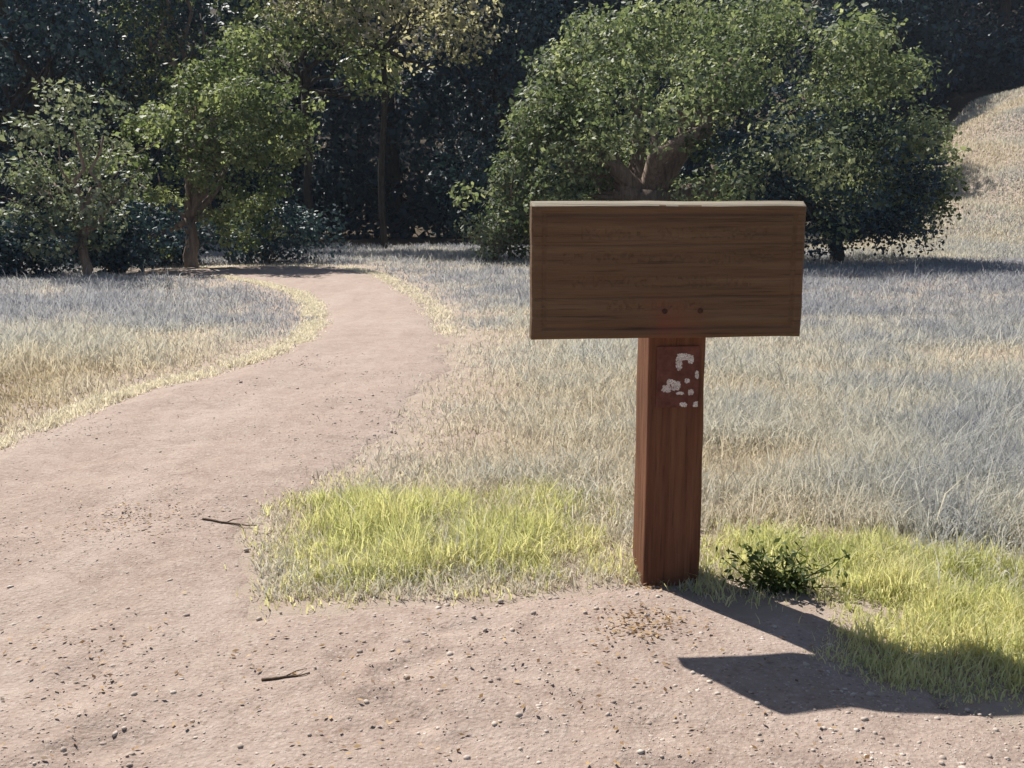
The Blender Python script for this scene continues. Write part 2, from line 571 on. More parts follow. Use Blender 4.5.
# pale dry meadow grass, both sides of the path
x, y = scatter(640000, 3.3, 34, 1.15)
bad = inside(PATH_R, x, y)
ok = ~bad | ((x > np.interp(y, [3, 5, 7, 10, 15], [-1.1, -1.2, -1.0, -1.0, -2.0])) & (y > 4.0)
             & (rng.uniform(0, 1, len(x)) < 0.55 * np.exp(-edge_dist(PATH_R, x, y) / 0.14)))
x, y, bad = x[ok], y[ok], bad[ok]
left = x < np.interp(y, [4, 7, 10, 15, 25], [-3.6, -2.6, -1.9, -2.4, -4.0])
ing = inside(GL, x, y) | inside(GR, x, y)
ed = np.where(bad, 0.06, edge_dist(PATH_R, x, y))
patch = vnoise(x, y, 0.7, 8) * 0.5 + vnoise(x, y, 0.25, 9) * 0.3 + vnoise(x, y, 2.2, 10) * 0.2
keep = rng.uniform(0, 1, len(x)) < np.where(ing, np.where(x > 0.75, 0.14, 0.45), np.clip(0.12 + ed * 0.9, 0, 1) * np.clip(patch * 1.7, 0.2, 1))
x, y, left, ing, ed, patch = [a[keep] for a in (x, y, left, ing, ed, patch)]
n = len(x)
h = (0.05 + 0.20 * rng.beta(2, 3.2, n)) * np.where(y > 12, 0.8, 1) * (0.25 + 1.5 * patch) * np.clip(0.30 + ed * 0.45, 0, 1)
stalk = (rng.uniform(0, 1, n) < 0.012) & (ed > .3)
h = np.where(stalk, h + rng.uniform(.08, .22, n), h)
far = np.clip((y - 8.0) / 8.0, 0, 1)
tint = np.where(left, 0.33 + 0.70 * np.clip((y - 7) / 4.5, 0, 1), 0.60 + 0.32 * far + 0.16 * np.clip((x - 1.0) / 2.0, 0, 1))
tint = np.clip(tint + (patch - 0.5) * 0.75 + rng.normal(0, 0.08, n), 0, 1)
blades('dry_grass', x, y, H(x, y) - 0.004, h, (0.0028 + 0.00085 * y) * rng.uniform(0.6, 1.2, n), rng.uniform(0.2, 1.0, n), tint, M['meadow'],
       'pale dry grey-tan meadow grass on both sides of the dirt path', 'grass')
print('meadow blades', n)

# straw-pale strip along the path's far left edge
xs, ys = [], []
EL = np.array([gp(*p) for p in PATH_PX_LEFT[2:14]])
for i in range(len(EL) - 1):
    m = int(1900 * np.linalg.norm(EL[i + 1] - EL[i]))
    t = rng.uniform(0, 1, m)
    xs.append(EL[i, 0] + (EL[i + 1, 0] - EL[i, 0]) * t + rng.normal(-0.03, 0.05, m))
    ys.append(EL[i, 1] + (EL[i + 1, 1] - EL[i, 1]) * t + rng.normal(0.01, 0.05, m))
ER = np.array([gp(*p) for p in PATH_PX_BACK[1:8]])
for i in range(len(ER) - 1):
    m = int(500 * np.linalg.norm(ER[i + 1] - ER[i]))
    t = rng.uniform(0, 1, m)
    xs.append(ER[i, 0] + (ER[i + 1, 0] - ER[i, 0]) * t + rng.normal(0.02, 0.10, m))
    ys.append(ER[i, 1] + (ER[i + 1, 1] - ER[i, 1]) * t + rng.normal(0.04, 0.12, m))
x, y = np.concatenate(xs), np.concatenate(ys)
kp = rng.uniform(0, 1, len(x)) < np.clip(2.6 * vnoise(x, y, 0.45, 41) - .35, .08, 1)
x, y = x[kp], y[kp]
x = x + rng.normal(0, .05, len(x))
n = len(x)
blades('straw_grass', x, y, H(x, y), rng.uniform(0.02, 0.06, n), (0.0035 + 0.0009 * y) * rng.uniform(.6, 1.2, n), rng.uniform(0.2, 0.95, n),
       np.clip(rng.normal(0.6, 0.2, n), 0, 1), M['straw'], 'straw-yellow flattened grass fringing the bend of the path', 'grass')

# dry grass of the hillside on the right
x = rng.uniform(9, 34, 230000)
y = rng.uniform(26, 50, 230000)
n = len(x)
patch = vnoise(x, y, 2.5, 12)
blades('hillside_grass', x, y, H(x, y) - 0.01, rng.uniform(0.06, 0.22, n), rng.uniform(0.02, 0.04, n), rng.uniform(0.1, 0.8, n),
       np.clip(0.70 + 0.5 * (patch - .5) + rng.normal(0, .08, n), 0, 1), M['meadow'], 'dry pale grass covering the open hillside behind the oak', 'grass')


# ------------------------------------------------------------------ gravel and litter
def pebbles(n):
    x, y = scatter(n, 1.5, 9.0, 0.9)
    ok = inside(PATH_R, x, y)
    x, y = x[ok], y[ok]
    pt = vnoise(x, y, 0.5, 14)
    ok = rng.uniform(0, 1, len(x)) < pt ** 2 * 1.4
    x, y = x[ok], y[ok]
    n = len(x)
    z = path_z(x, y)
    bm = bmesh.new()
    bmesh.ops.create_icosphere(bm, subdivisions=1, radius=1)
    bv = np.array([v.co for v in bm.verts])
    bf = np.array([[v.index for v in f.verts] for f in bm.faces])
    bm.free()
    s = 0.0015 + 0.0055 * rng.power(0.4, n) ** 3.5 + 0.008 * (rng.uniform(0, 1, n) < 0.014) + 0.0004 * y
    sc = np.stack([s * rng.uniform(.8, 1.3, n), s * rng.uniform(.7, 1.2, n), s * rng.uniform(.45, .8, n)], 1)
    jit = rng.uniform(0.78, 1.2, (n, len(bv), 1))
    P = bv[None] * jit * sc[:, None]
    a = rng.uniform(0, 6.28, n)
    ca, sa = np.cos(a)[:, None], np.sin(a)[:, None]
    Q = np.stack([P[..., 0] * ca - P[..., 1] * sa, P[..., 0] * sa + P[..., 1] * ca, P[..., 2]], -1)
    Q += np.stack([x, y, z + sc[:, 2] * rng.uniform(-0.35, 0.3, n)], 1)[:, None]
    T = (np.arange(n)[:, None, None] * len(bv) + bf[None]).reshape(-1, 3)
    o = npmesh('gravel', Q.reshape(-1, 3), T, M['stone'])
    tag(o, 'small pebbles scattered over the pinkish dirt path', 'gravel', kind='stuff')
    print('pebbles', n)


pebbles(60000)


def leaf_quads(P, N, size, tint, asp=0.55, droop=0.25):
    """pointed leaves at P facing N; returns verts, tris, tint"""
    n = len(P)
    r = rng.normal(size=(n, 3))
    U = np.cross(N, r)
    U /= np.linalg.norm(U, axis=1, keepdims=True) + 1e-9
    W = np.cross(N, U)
    W /= np.linalg.norm(W, axis=1, keepdims=True) + 1e-9
    s = size[:, None]
    V = np.empty((n, 4, 3), np.float32)
    V[:, 0] = P - U * s * 0.5
    V[:, 1] = P + W * s * asp * 0.5 - N * s * droop * 0.2
    V[:, 2] = P + U * s * 0.5 - N * s * droop * 0.3
    V[:, 3] = P - W * s * asp * 0.5 - N * s * droop * 0.2
    b = (np.arange(n) * 4)[:, None, None]
    T = (b + np.array([[0, 1, 2], [0, 2, 3]])[None]).reshape(-1, 3)
    return V.reshape(-1, 3), T, np.repeat(tint, 4)


# litter of the oak: dry leaves and bits lying on the dirt
xs, ys = scatter(9000, 1.6, 8.5, 0.9)
ok = inside(PATH_R, xs, ys)
xs, ys = xs[ok], ys[ok]
ok = rng.uniform(0, 1, len(xs)) < (0.02 + 0.40 * (vnoise(xs, ys, 0.9, 21) > 0.66))
xs, ys = xs[ok], ys[ok]
for (cx, cy, rad, m) in ((132, 528, 0.15, 260), (640, 632, 0.085, 240), (75, 655, 0.11, 60), (420, 585, 0.12, 50), (652, 590, 0.05, 50), (110, 690, 0.09, 30)):
    c = gp(cx, cy)
    xs = np.append(xs, rng.normal(c[0], rad, m))
    ys = np.append(ys, rng.normal(c[1], rad, m))
P = np.stack([xs, ys, path_z(xs, ys) + 0.006 + rng.uniform(0, 0.006, len(xs))], 1)
N = rng.normal(0, 0.28, (len(xs), 3)) + np.array([0, 0, 1])
N /= np.linalg.norm(N, axis=1, keepdims=True)
V, T, tt = leaf_quads(P, N, rng.uniform(0.008, 0.024, len(xs)), rng.beta(1.6, 1.2, len(xs)), 0.5)
tag(npmesh('leaf_litter', V, T, M['litter'], tint=tt), 'dry brown fallen leaves strewn over the dirt path', 'leaf litter', kind='stuff')


# ------------------------------------------------------------------ tubes (branches, twigs)
def tube(V, T, pts, rads, seg=8, wob=0.0):
    pts = [Vector(p) for p in pts]
    b0 = len(V)
    for i, p in enumerate(pts):
        t = (pts[min(i + 1, len(pts) - 1)] - pts[max(i - 1, 0)]).normalized()
        a = t.cross(Vector((0.3, 1, 0.2))).normalized()
        b = t.cross(a)
        for k in range(seg):
            an = 2 * math.pi * k / seg
            r = rads[i] * (1 + wob * mnoise.noise(Vector((math.cos(an) * 1.5 + p.x, math.sin(an) * 1.5 + p.y, p.z * 1.4))))
            V.append(p + (a * math.cos(an) + b * math.sin(an)) * r)
    for i in range(len(pts) - 1):
        for k in range(seg):
            q0, q1 = b0 + i * seg + k, b0 + i * seg + (k + 1) % seg
            T.append((q0, q1, q1 + seg))
            T.append((q0, q1 + seg, q0 + seg))
    for end, i0 in ((0, b0), (1, b0 + (len(pts) - 1) * seg)):
        c = len(V)
        V.append(pts[0] if end == 0 else pts[-1])
        for k in range(seg):
            T.append((i0 + (k + 1) % seg, i0 + k, c) if end == 0 else (i0 + k, i0 + (k + 1) % seg, c))


def bent(a, b, n, wob, r):
    a, b = Vector(a), Vector(b)
    out = []
    for i in range(n + 1):
        t = i / n
        p = a.lerp(b, t)
        f = math.sin(math.pi * t) * wob + 0.25 * wob * min(1, t * 3)
        p += Vector((r.gauss(0, 1), r.gauss(0, 1), r.gauss(0, 0.5))) * f * (b - a).length * 0.5
        out.append(p)
    return out


# twigs on the dirt
for (a, b, lab, r0) in (((203, 525), (257, 528), 'thin dark twig lying on the dirt by the left end of the green grass strip', 0.0055),
                        ((262, 690), (310, 686), 'short dark stick lying alone on the bare pinkish dirt in front', 0.0045)):
    r = random.Random(int(a[0]))
    A, B = gp(*a), gp(*b)
    mid = ((A[0] + B[0]) / 2, (A[1] + B[1]) / 2)
    mz = float(path_z(np.array([mid[0]]), np.array([mid[1]]))[0])
    root = empty('twig', (mid[0], mid[1], mz))
    tag(root, lab, 'twig')
    V, T = [], []
    P0, P1 = Vector((A[0] - mid[0], A[1] - mid[1], 0.012)), Vector((B[0] - mid[0], B[1] - mid[1], 0.010))
    st = bent(P0, P1, 6, 0.06, r)
    for i_, p in enumerate(st):
        p.z = float(path_z(np.array([mid[0] + p.x]), np.array([mid[1] + p.y]))[0]) - mz + r0 * 0.8
    tube(V, T, st, [r0 * (1 - 0.09 * i) for i in range(7)], 6, 0.3)
    npmesh('stem', np.array(V), np.array(T), M['twig'], root)
    V, T = [], []
    s0 = st[3]
    tube(V, T, [s0, s0 + Vector((0.03, 0.02, 0.008)), s0 + Vector((0.055, 0.045, 0.003))], [r0 * .55, r0 * .4, r0 * .2], 5, 0.2)
    npmesh('side_shoot', np.array(V), np.array(T), M['twig'], root)


# ------------------------------------------------------------------ trees
def crown_mesh(clumps, per, leaf, tint_bias=0.0, squash=0.75, seed=0):
    """clumps: list of (centre, radius); leaves lie on and in each clump, facing outward and up"""
    g = np.random.default_rng(seed)
    Ps, Ns, S, TT = [], [], [], []
    for c, r in clumps:
        m = int(per * r * r * g.uniform(0.75, 1.25))
        dv = g.normal(size=(m, 3))
        dv /= np.linalg.norm(dv, axis=1, keepdims=True)
        # sub-clumps give an uneven outline
        ph = g.uniform(0, 6.28, 3)
        lump = 1 + 0.22 * np.sin(dv[:, 0] * 5 + ph[0]) * np.sin(dv[:, 1] * 5 + ph[1]) + 0.16 * np.sin(dv[:, 2] * 7 + ph[2])
        rad = r * lump * np.where(g.uniform(0, 1, m) < 0.12, g.uniform(0.9, 1.25, m), g.uniform(0.35, 1.0, m) ** 0.5)
        p = dv * rad[:, None] * np.array([1, 1, squash]) + np.array(c)
        nn = dv * 0.6 + g.normal(0, 0.55, (m, 3)) + np.array([0, 0, 0.45])
        nn /= np.linalg.norm(nn, axis=1, keepdims=True)
        Ps.append(p)
        Ns.append(nn)
        S.append((0.45 + 1.25 * g.beta(1.6, 2.6, m)) * leaf * g.uniform(.85, 1.2))
        tb = g.normal(0, 0.13 if leaf > .19 else 0.2)
        TT.append(np.clip(0.48 + tint_bias + tb + g.normal(0, 0.17, m), 0, 1))
    P, N = np.concatenate(Ps), np.concatenate(Ns)
    return leaf_quads(P, N, np.concatenate(S), np.concatenate(TT), 0.62)


def trunk_mesh(base_r, fork, limbs, rr, lean=(0, 0), seg=10):
    V, T = [], []
    f = Vector(fork)
    pts = bent((0, 0, -0.25), f, 5, 0.03, rr)
    tube(V, T, pts, [base_r * (1.35, 1.05, .95, .9, .86, .84)[i] for i in range(6)], seg, 0.35)
    for lb in limbs:
        L = bent(f - Vector((0, 0, base_r * 0.5)), lb, 6, 0.10, rr)
        r0 = base_r * rr.uniform(0.42, 0.62)
        tube(V, T, L, [r0 * (1 - i / 7.0) + 0.012 for i in range(7)], 7, 0.25)
        for _ in range(2):
            k = rr.randint(2, 4)
            s = L[k]
            e = s + (Vector(lb) - f).normalized() * rr.uniform(.5, 1.1) + Vector((rr.gauss(0, .5), rr.gauss(0, .5), rr.uniform(.1, .7)))
            tube(V, T, bent(s, e, 3, .1, rr), [r0 * .45, r0 * .33, r0 * .2, 0.01], 5, 0.2)
    return np.array(V), np.array(T)


def tree(name, loc, label, cat, clumps, per, leaf, leafmat, bark, base_r, fork, seed, n_limbs=8, tint=0.0, group=None, squash=0.75):
    """clumps are relative to the base"""
    root = empty(name, loc)
    tag(root, label, cat, group)
    rr = random.Random(seed)
    lim = rr.sample(clumps, min(n_limbs, len(clumps)))
    lim = [((c[0] * .8, c[1] * .8 + .3, c[2] * .85), r) for c, r in lim]
    V, T = trunk_mesh(base_r, fork, [c for c, r in lim], rr)
    npmesh('trunk', V, T, bark, root, smooth=True)
    V, T, tt = crown_mesh(clumps, per, leaf, tint, squash, seed)
    npmesh('crown', V, T, leafmat, root, tint=tt)
    print(name, 'leaves', len(V) // 4)
    return root


def dome_clumps(rr, n, cx, cy, z0, rx, ry, rz, r0, r1, fill=0.25, zmin=-0.2):
    out = []
    while len(out) < n:
        a = rr.uniform(0, 2 * math.pi)
        u = rr.uniform(zmin, 1)
        s = math.sqrt(max(0, 1 - u * u))
        k = rr.uniform(0.45, 0.85) if rr.random() < fill else rr.uniform(0.86, 1.04)
        out.append(((cx + rx * s * math.cos(a) * k, cy + ry * s * math.sin(a) * k, z0 + rz * u * k), rr.uniform(r0, r1)))
    return out


def px3(px, py, d):
    """a point d metres ahead seen at that pixel"""
    z = zat(py, d)
    depth = d * math.cos(PITCH) + (CAM_H - z) * math.sin(PITCH)
    return ((px - 512) / F_PX * depth, d, z)


# the big oak behind the sign
rr = random.Random(11)
OD = 24.3
bx = px3(640, 250, OD)[0]
cl = dome_clumps(rr, 118, 1.9, 0.2, 1.75, 4.8, 4.0, 4.15, 0.5, 1.05, 0.25, -0.30)
# its low left skirt, built out limb by limb
for (px, py, rad) in ((500, 215, .6), (515, 170, .65), (530, 130, .7), (505, 240, .45), (560, 75, .8), (600, 35, .8), (545, 215, .6), (575, 130, .8), (520, 205, .6), (495, 235, .5), (560, 180, .7), (540, 105, .6),
                      (930, 190, .7), (925, 130, .7), (905, 75, .8), (880, 215, .6), (840, 225, .6), (935, 160, .7), (900, 160, .8), (915, 215, .6), (870, 50, .8)):
    q_ = px3(px, py, OD - rr.uniform(-0.6, 1.4))
    cl.append(((q_[0] - bx, q_[1] - OD, q_[2]), rad))
    for _ in range(3 if px < 620 else 1):
        cl.append(((q_[0] - bx + rr.gauss(.12, .28), q_[1] - OD + rr.gauss(.2, .4), q_[2] + rr.gauss(0, .3)), rad * rr.uniform(.55, .85)))
# leave a window where the trunk shows above the board
def keep_clump(c, r):
    x_, y_, z_ = c[0] + bx, c[1] + OD, c[2]
    if y_ > OD + 0.4: return True
    sx_ = x_ / y_ * F_PX + 512
    sy_ = 384 + F_PX * math.tan(math.atan((CAM_H - z_) / y_) - PITCH)
    rad = r / y_ * F_PX
    return not (abs(sx_ - 640) < 22 + rad * 0.75 and 150 < sy_ + rad * .6 and sy_ - rad * .7 < 225)
cl = [c for c in cl if keep_clump(*c)]
tree('oak_tree', (bx, OD, float(H(bx, OD))), 'broad round green oak with a low dark crown directly behind the sign', 'tree', cl, 640, 0.12,
     M['oak'], M['bark'], 0.58, (0.15, 0, 1.7), 3, 12)

# added dark-leaved tree: its colour stands in for the oak's shaded right half
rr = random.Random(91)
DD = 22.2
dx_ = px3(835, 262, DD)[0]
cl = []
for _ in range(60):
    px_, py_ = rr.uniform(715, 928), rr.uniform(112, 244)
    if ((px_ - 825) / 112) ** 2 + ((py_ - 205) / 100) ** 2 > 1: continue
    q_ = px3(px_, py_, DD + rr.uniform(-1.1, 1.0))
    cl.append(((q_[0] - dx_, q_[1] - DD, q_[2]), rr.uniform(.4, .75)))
tree('oak_shade_tree', (dx_, DD, float(H(dx_, DD))), 'dark blue-green foliage added as the shade in the right half of the round oak', 'tree', cl, 820, 0.10,
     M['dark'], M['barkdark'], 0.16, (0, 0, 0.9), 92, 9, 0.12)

# pale leafy bush at the oak's left foot
rr = random.Random(5)
q_ = px3(492, 254, 24.2)
cl = [((rr.gauss(0, .42), rr.gauss(0, .35), rr.uniform(.25, 1.0)), rr.uniform(.22, .38)) for _ in range(12)]
for (px_, py_, r_) in ((490, 235, .3), (500, 212, .34), (508, 188, .36), (516, 165, .36), (524, 142, .36), (530, 120, .34), (540, 98, .32), (552, 80, .3), (520, 205, .34), (530, 180, .3)):  # pale clumps added up the oak's side in place of its sunlit rim
    for _ in range(3):
        t_ = px3(px_ + rr.gauss(0, 6), py_ + rr.gauss(0, 7), 24.2 - rr.uniform(0, .7))
        cl.append(((t_[0] - q_[0], t_[1] - 24.2, t_[2]), r_ * rr.uniform(.6, 1.0)))
def shrub(name, loc, label, cl, per, leaf, mat, seed):
    root = empty(name, loc)
    tag(root, label, 'shrub')
    rr_ = random.Random(seed)
    V, T = [], []
    for c, r in cl[::max(1, len(cl) // 9)]:
        tube(V, T, bent((rr_.gauss(0, .05), rr_.gauss(0, .05), -0.05), c, 4, .08, rr_), [.03, .025, .02, .014, .008], 5, .2)
    npmesh('stem', np.array(V), np.array(T), M['bark'], root)
    V, T, tt = crown_mesh(cl, per, leaf, 0.12, 0.85, seed)
    npmesh('foliage', V, T, mat, root, tint=tt)
shrub('shrub', (q_[0], 24.2, float(H(q_[0], 24.2))), 'pale grey-green bush drawn up tall as the sunlit left edge of the big oak', cl, 900, 0.10, M['sage'], 5)

# left clump: front tree with the visible trunk
rr = random.Random(21)
d0 = 22.4
b_ = px3(190, 262, d0)
spots = [(215, 95, 1.0, .6), (250, 120, .9, 0), (270, 160, .75, -.3), (235, 170, .8, -.6), (200, 140, .8, -.5), (275, 130, .6, .2), (240, 205, .6, -.3),
         (175, 165, .6, -.6), (130, 155, .6, -.4), (120, 190, .5, -.5), (150, 130, .6, .2), (210, 215, .45, -.4), (225, 60, .9, .9), (265, 200, .45, .1),
         (285, 150, .5, .4), (190, 80, .8, .9), (140, 215, .45, -.2), (160, 195, .5, -.3), (255, 95, .8, .3), (290, 120, .6, .1), (180, 120, .8, .2), (230, 135, .8, 0), (205, 175, .6, -.5), (265, 225, .5, -.2), (120, 225, .5, .2), (150, 235, .45, .2), (245, 240, .4, -.1)]
cl = []
for (px, py, rad, dy) in spots:
    q_ = px3(px, py, d0 + dy)
    cl.append(((q_[0] - b_[0], dy, q_[2]), rad * 0.70))
    for _ in range(3):
        cl.append(((q_[0] - b_[0] + rr.gauss(0, .4), dy + rr.gauss(0, .5), q_[2] + rr.gauss(0, .25)), rad * 0.48))
tree('bay_tree', (b_[0], d0, float(H(b_[0], d0))), 'bright yellow-green tree with a bare forked brown trunk at the left field edge', 'tree', cl, 950, 0.11,
     M['green'], M['bark'], 0.15, (0.05, 0, 1.1), 31, 10, 0.1)

# grey green bush tree on the far left
rr = random.Random(33)
d0 = 19.3
b_ = px3(85, 272, d0)
cl = []
for (px, py, rad) in ((70, 130, .55), (95, 145, .5), (50, 190, .5), (90, 200, .55), (60, 225, .45), (30, 215, .45), (110, 220, .4), (85, 170, .5), (40, 160, .4),
                      (100, 105, .45), (75, 215, .5), (20, 170, .5), (60, 95, .5), (25, 130, .45), (125, 180, .45), (10, 220, .5), (95, 235, .45), (45, 245, .4)):
    q_ = px3(px, py, d0 + rr.uniform(-.6, .6))
    cl.append(((q_[0] - b_[0], q_[1] - d0, q_[2]), rad))
    cl.append(((q_[0] - b_[0] + rr.gauss(0, .3), q_[1] - d0 + rr.gauss(0, .3), q_[2] + rr.gauss(0, .2)), rad * .6))
tree('willow_tree', (b_[0], d0, float(H(b_[0], d0))), 'small grey-green leafy tree left of the yellow-green one', 'tree', cl, 950, 0.10,
     M['sage'], M['bark'], 0.09, (0, 0, .8), 41, 10)


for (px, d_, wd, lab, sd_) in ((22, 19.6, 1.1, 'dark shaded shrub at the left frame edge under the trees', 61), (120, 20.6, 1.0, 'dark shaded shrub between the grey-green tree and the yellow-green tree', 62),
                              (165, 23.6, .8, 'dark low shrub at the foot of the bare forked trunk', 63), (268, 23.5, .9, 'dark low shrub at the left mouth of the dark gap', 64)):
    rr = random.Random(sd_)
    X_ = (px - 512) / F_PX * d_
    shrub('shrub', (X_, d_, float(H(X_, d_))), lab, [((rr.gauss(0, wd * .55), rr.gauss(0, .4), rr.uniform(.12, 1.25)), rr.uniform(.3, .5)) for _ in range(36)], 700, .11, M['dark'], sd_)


def tall(name, px, d, hgt, rx, label, mat, seed, per=190, leaf=0.2, lowest=0.06, n=60, tint=0.0, bark='bark', br=0.3, group=None, clr=(0.8, 1.5)):
    rr = random.Random(seed)
    x_ = (px - 512) / F_PX * d * 1.0
    cl = []
    for _ in range(n):
        t = rr.uniform(lowest, 1.0)
        a = rr.uniform(0, 6.283)
        prof = math.sin(math.pi * min(1, max(0.12, (t * 0.86 + 0.12)))) ** 0.6
        k = math.sqrt(rr.uniform(0.2, 1)) * rx * prof
        cl.append(((math.cos(a) * k, math.sin(a) * k, t * hgt), rr.uniform(*clr)))
    return tree(name, (x_, d, float(H(x_, d))), label, 'tree', cl, per, leaf, mat, M[bark], br, (rr.gauss(0, .2), rr.gauss(0, .2), hgt * max(lowest, .22)), seed, 9,
                tint, group)


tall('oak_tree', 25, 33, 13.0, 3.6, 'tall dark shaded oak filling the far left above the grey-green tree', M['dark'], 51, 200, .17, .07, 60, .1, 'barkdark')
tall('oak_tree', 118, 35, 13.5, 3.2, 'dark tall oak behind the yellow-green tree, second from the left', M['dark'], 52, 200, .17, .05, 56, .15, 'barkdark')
tall('bay_tree', 205, 34, 11.5, 2.4, 'slim light green tree rising above the yellow-green tree', M['green'], 53, 330, .14, .30, 40, -.02, clr=(.6, 1.0))
tall('oak_tree', 318, 31.5, 11.5, 2.5, 'olive-tinged tree hanging over the left side of the dark gap', M['green'], 54, 170, .17, .42, 42, .05, 'barkdark', .13, clr=(.7, 1.2))
tall('buckeye_tree', 386, 32, 10.5, 3.5, 'pale-leaved tree arching over the dark gap, on a thin pale trunk', M['pale'], 55, 150, .17, .58, 44, 0, 'barkdark', .10, clr=(.7, 1.2))
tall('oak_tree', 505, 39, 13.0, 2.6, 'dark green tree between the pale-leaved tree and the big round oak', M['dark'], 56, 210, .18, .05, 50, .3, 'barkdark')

# the shaded wood behind: one mass
rr = random.Random(77)
woods_cl, VV, TT_ = [], [], []
spots = [(x0, d0) for x0, d0 in zip(np.linspace(-34, 40, 19), [44, 41, 46, 42, 45, 41, 46, 42.5, 45, 43, 49, 47, 54, 56, 60, 58, 60, 58, 61])]
spots += [(x0, 62 + rr.uniform(-3, 6)) for x0 in np.linspace(-52, 62, 20)]
spots += [(x0, 82 + rr.uniform(-3, 8)) for x0 in np.linspace(-75, 85, 20)]
for (x0, d0) in spots:
    x0 += rr.uniform(-1, 1)
    z0 = float(H(x0, d0))
    hg = rr.uniform(13, 17)
    tube(VV, TT_, bent((x0, d0, z0 - .3), (x0 + rr.gauss(0, .5), d0, z0 + hg * .6), 4, .02, rr), [.4, .33, .28, .2, .1], 7, .2)
    for _ in range(16 if d0 < 72 else 0):
        woods_cl.append(((x0 + rr.uniform(-2.4, 2.4), d0 + rr.uniform(-1.5, 1.5), z0 + rr.uniform(.2, 2.6)), rr.uniform(.9, 1.5)))
    for _ in range(46 if d0 < 60 else 30):
        t = rr.uniform(0.03, 1)
        a = rr.uniform(0, 6.283)
        k = math.sqrt(rr.uniform(.1, 1)) * 3.4 * (math.sin(math.pi * min(1, t * .86 + .14)) ** .5)
        woods_cl.append(((x0 + math.cos(a) * k, d0 + math.sin(a) * k, z0 + t * hg), rr.uniform(1.0, 1.9)))
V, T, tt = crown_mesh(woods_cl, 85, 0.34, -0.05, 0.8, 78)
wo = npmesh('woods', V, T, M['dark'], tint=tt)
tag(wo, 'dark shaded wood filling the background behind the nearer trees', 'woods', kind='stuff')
bo = npmesh('understorey_trunks', np.array(VV), np.array(TT_), M['barkdark'], wo, smooth=True)
tag(bo, kind='stuff')
print('woods leaves', len(V) // 4)


# ------------------------------------------------------------------ the sign
SX, SY = 0.555, 3.47
YAW = math.radians(5.5)
sign = empty('trail_sign', (SX, SY, 0.0), YAW)
tag(sign, 'weathered brown wooden trail sign with a wide faded board on a thick square post', 'sign')


def slab(name, lx, ly, lz, cuts, mat, parent, off, bev, amp, fr, edge_wear=0.0):
    """a hewn timber: a finely cut box with rounded worn edges and uneven faces"""
    bm = bmesh.new()
    bmesh.ops.create_cube(bm, size=1)
    for v in bm.verts:
        v.co = Vector((v.co.x * lx, v.co.y * ly, v.co.z * lz))
    bmesh.ops.bevel(bm, geom=list(bm.edges), offset=bev, segments=3, profile=0.55, affect='EDGES')
    for axis_, c in cuts:
        L = (lx, ly, lz)[axis_]
        for i in range(1, c):
            co = Vector((0, 0, 0))
            co[axis_] = -L / 2 + L * i / c
            no = Vector((0, 0, 0))
            no[axis_] = 1
            bmesh.ops.bisect_plane(bm, geom=list(bm.verts) + list(bm.edges) + list(bm.faces), plane_co=co, plane_no=no)
    for v in bm.verts:
        p = Vector((v.co.x * fr[0], v.co.y * fr[1], v.co.z * fr[2]))
        nn = mnoise.noise(p)
        n2 = mnoise.noise(p * 3.1 + Vector((5, 2, 1)))
        dirv = Vector((v.co.x / lx, v.co.y / ly, v.co.z / lz))
        v.co += Vector((dirv.x * 2, dirv.y * 2, dirv.z * 2)) * amp * (nn + .5 * n2)
        v.co += Vector(off)
    return bm_obj(name, bm, mat, parent, smooth=False)


PW, PD = 0.205, 0.19
ZB, ZT = zat(338, SY - 0.1), zat(201, SY - 0.1)
BH, BW = ZT - ZB, 0.930
BX = (659 - 512) / F_PX * 3.53 - SX
post_h = ZT - 0.03
# the post narrows where the board is bolted on: the board is let into its front face
post = slab('post', PW, PD, post_h + 0.3, [(0, 10), (2, 40), (1, 5)], M['post'], sign, (0.018, 0.06, (post_h + 0.3) / 2 - 0.3), 0.014, 0.004, (7, 7, 2.2))
board = empty_board = None
BY = 0.06 - PD / 2 - 0.036
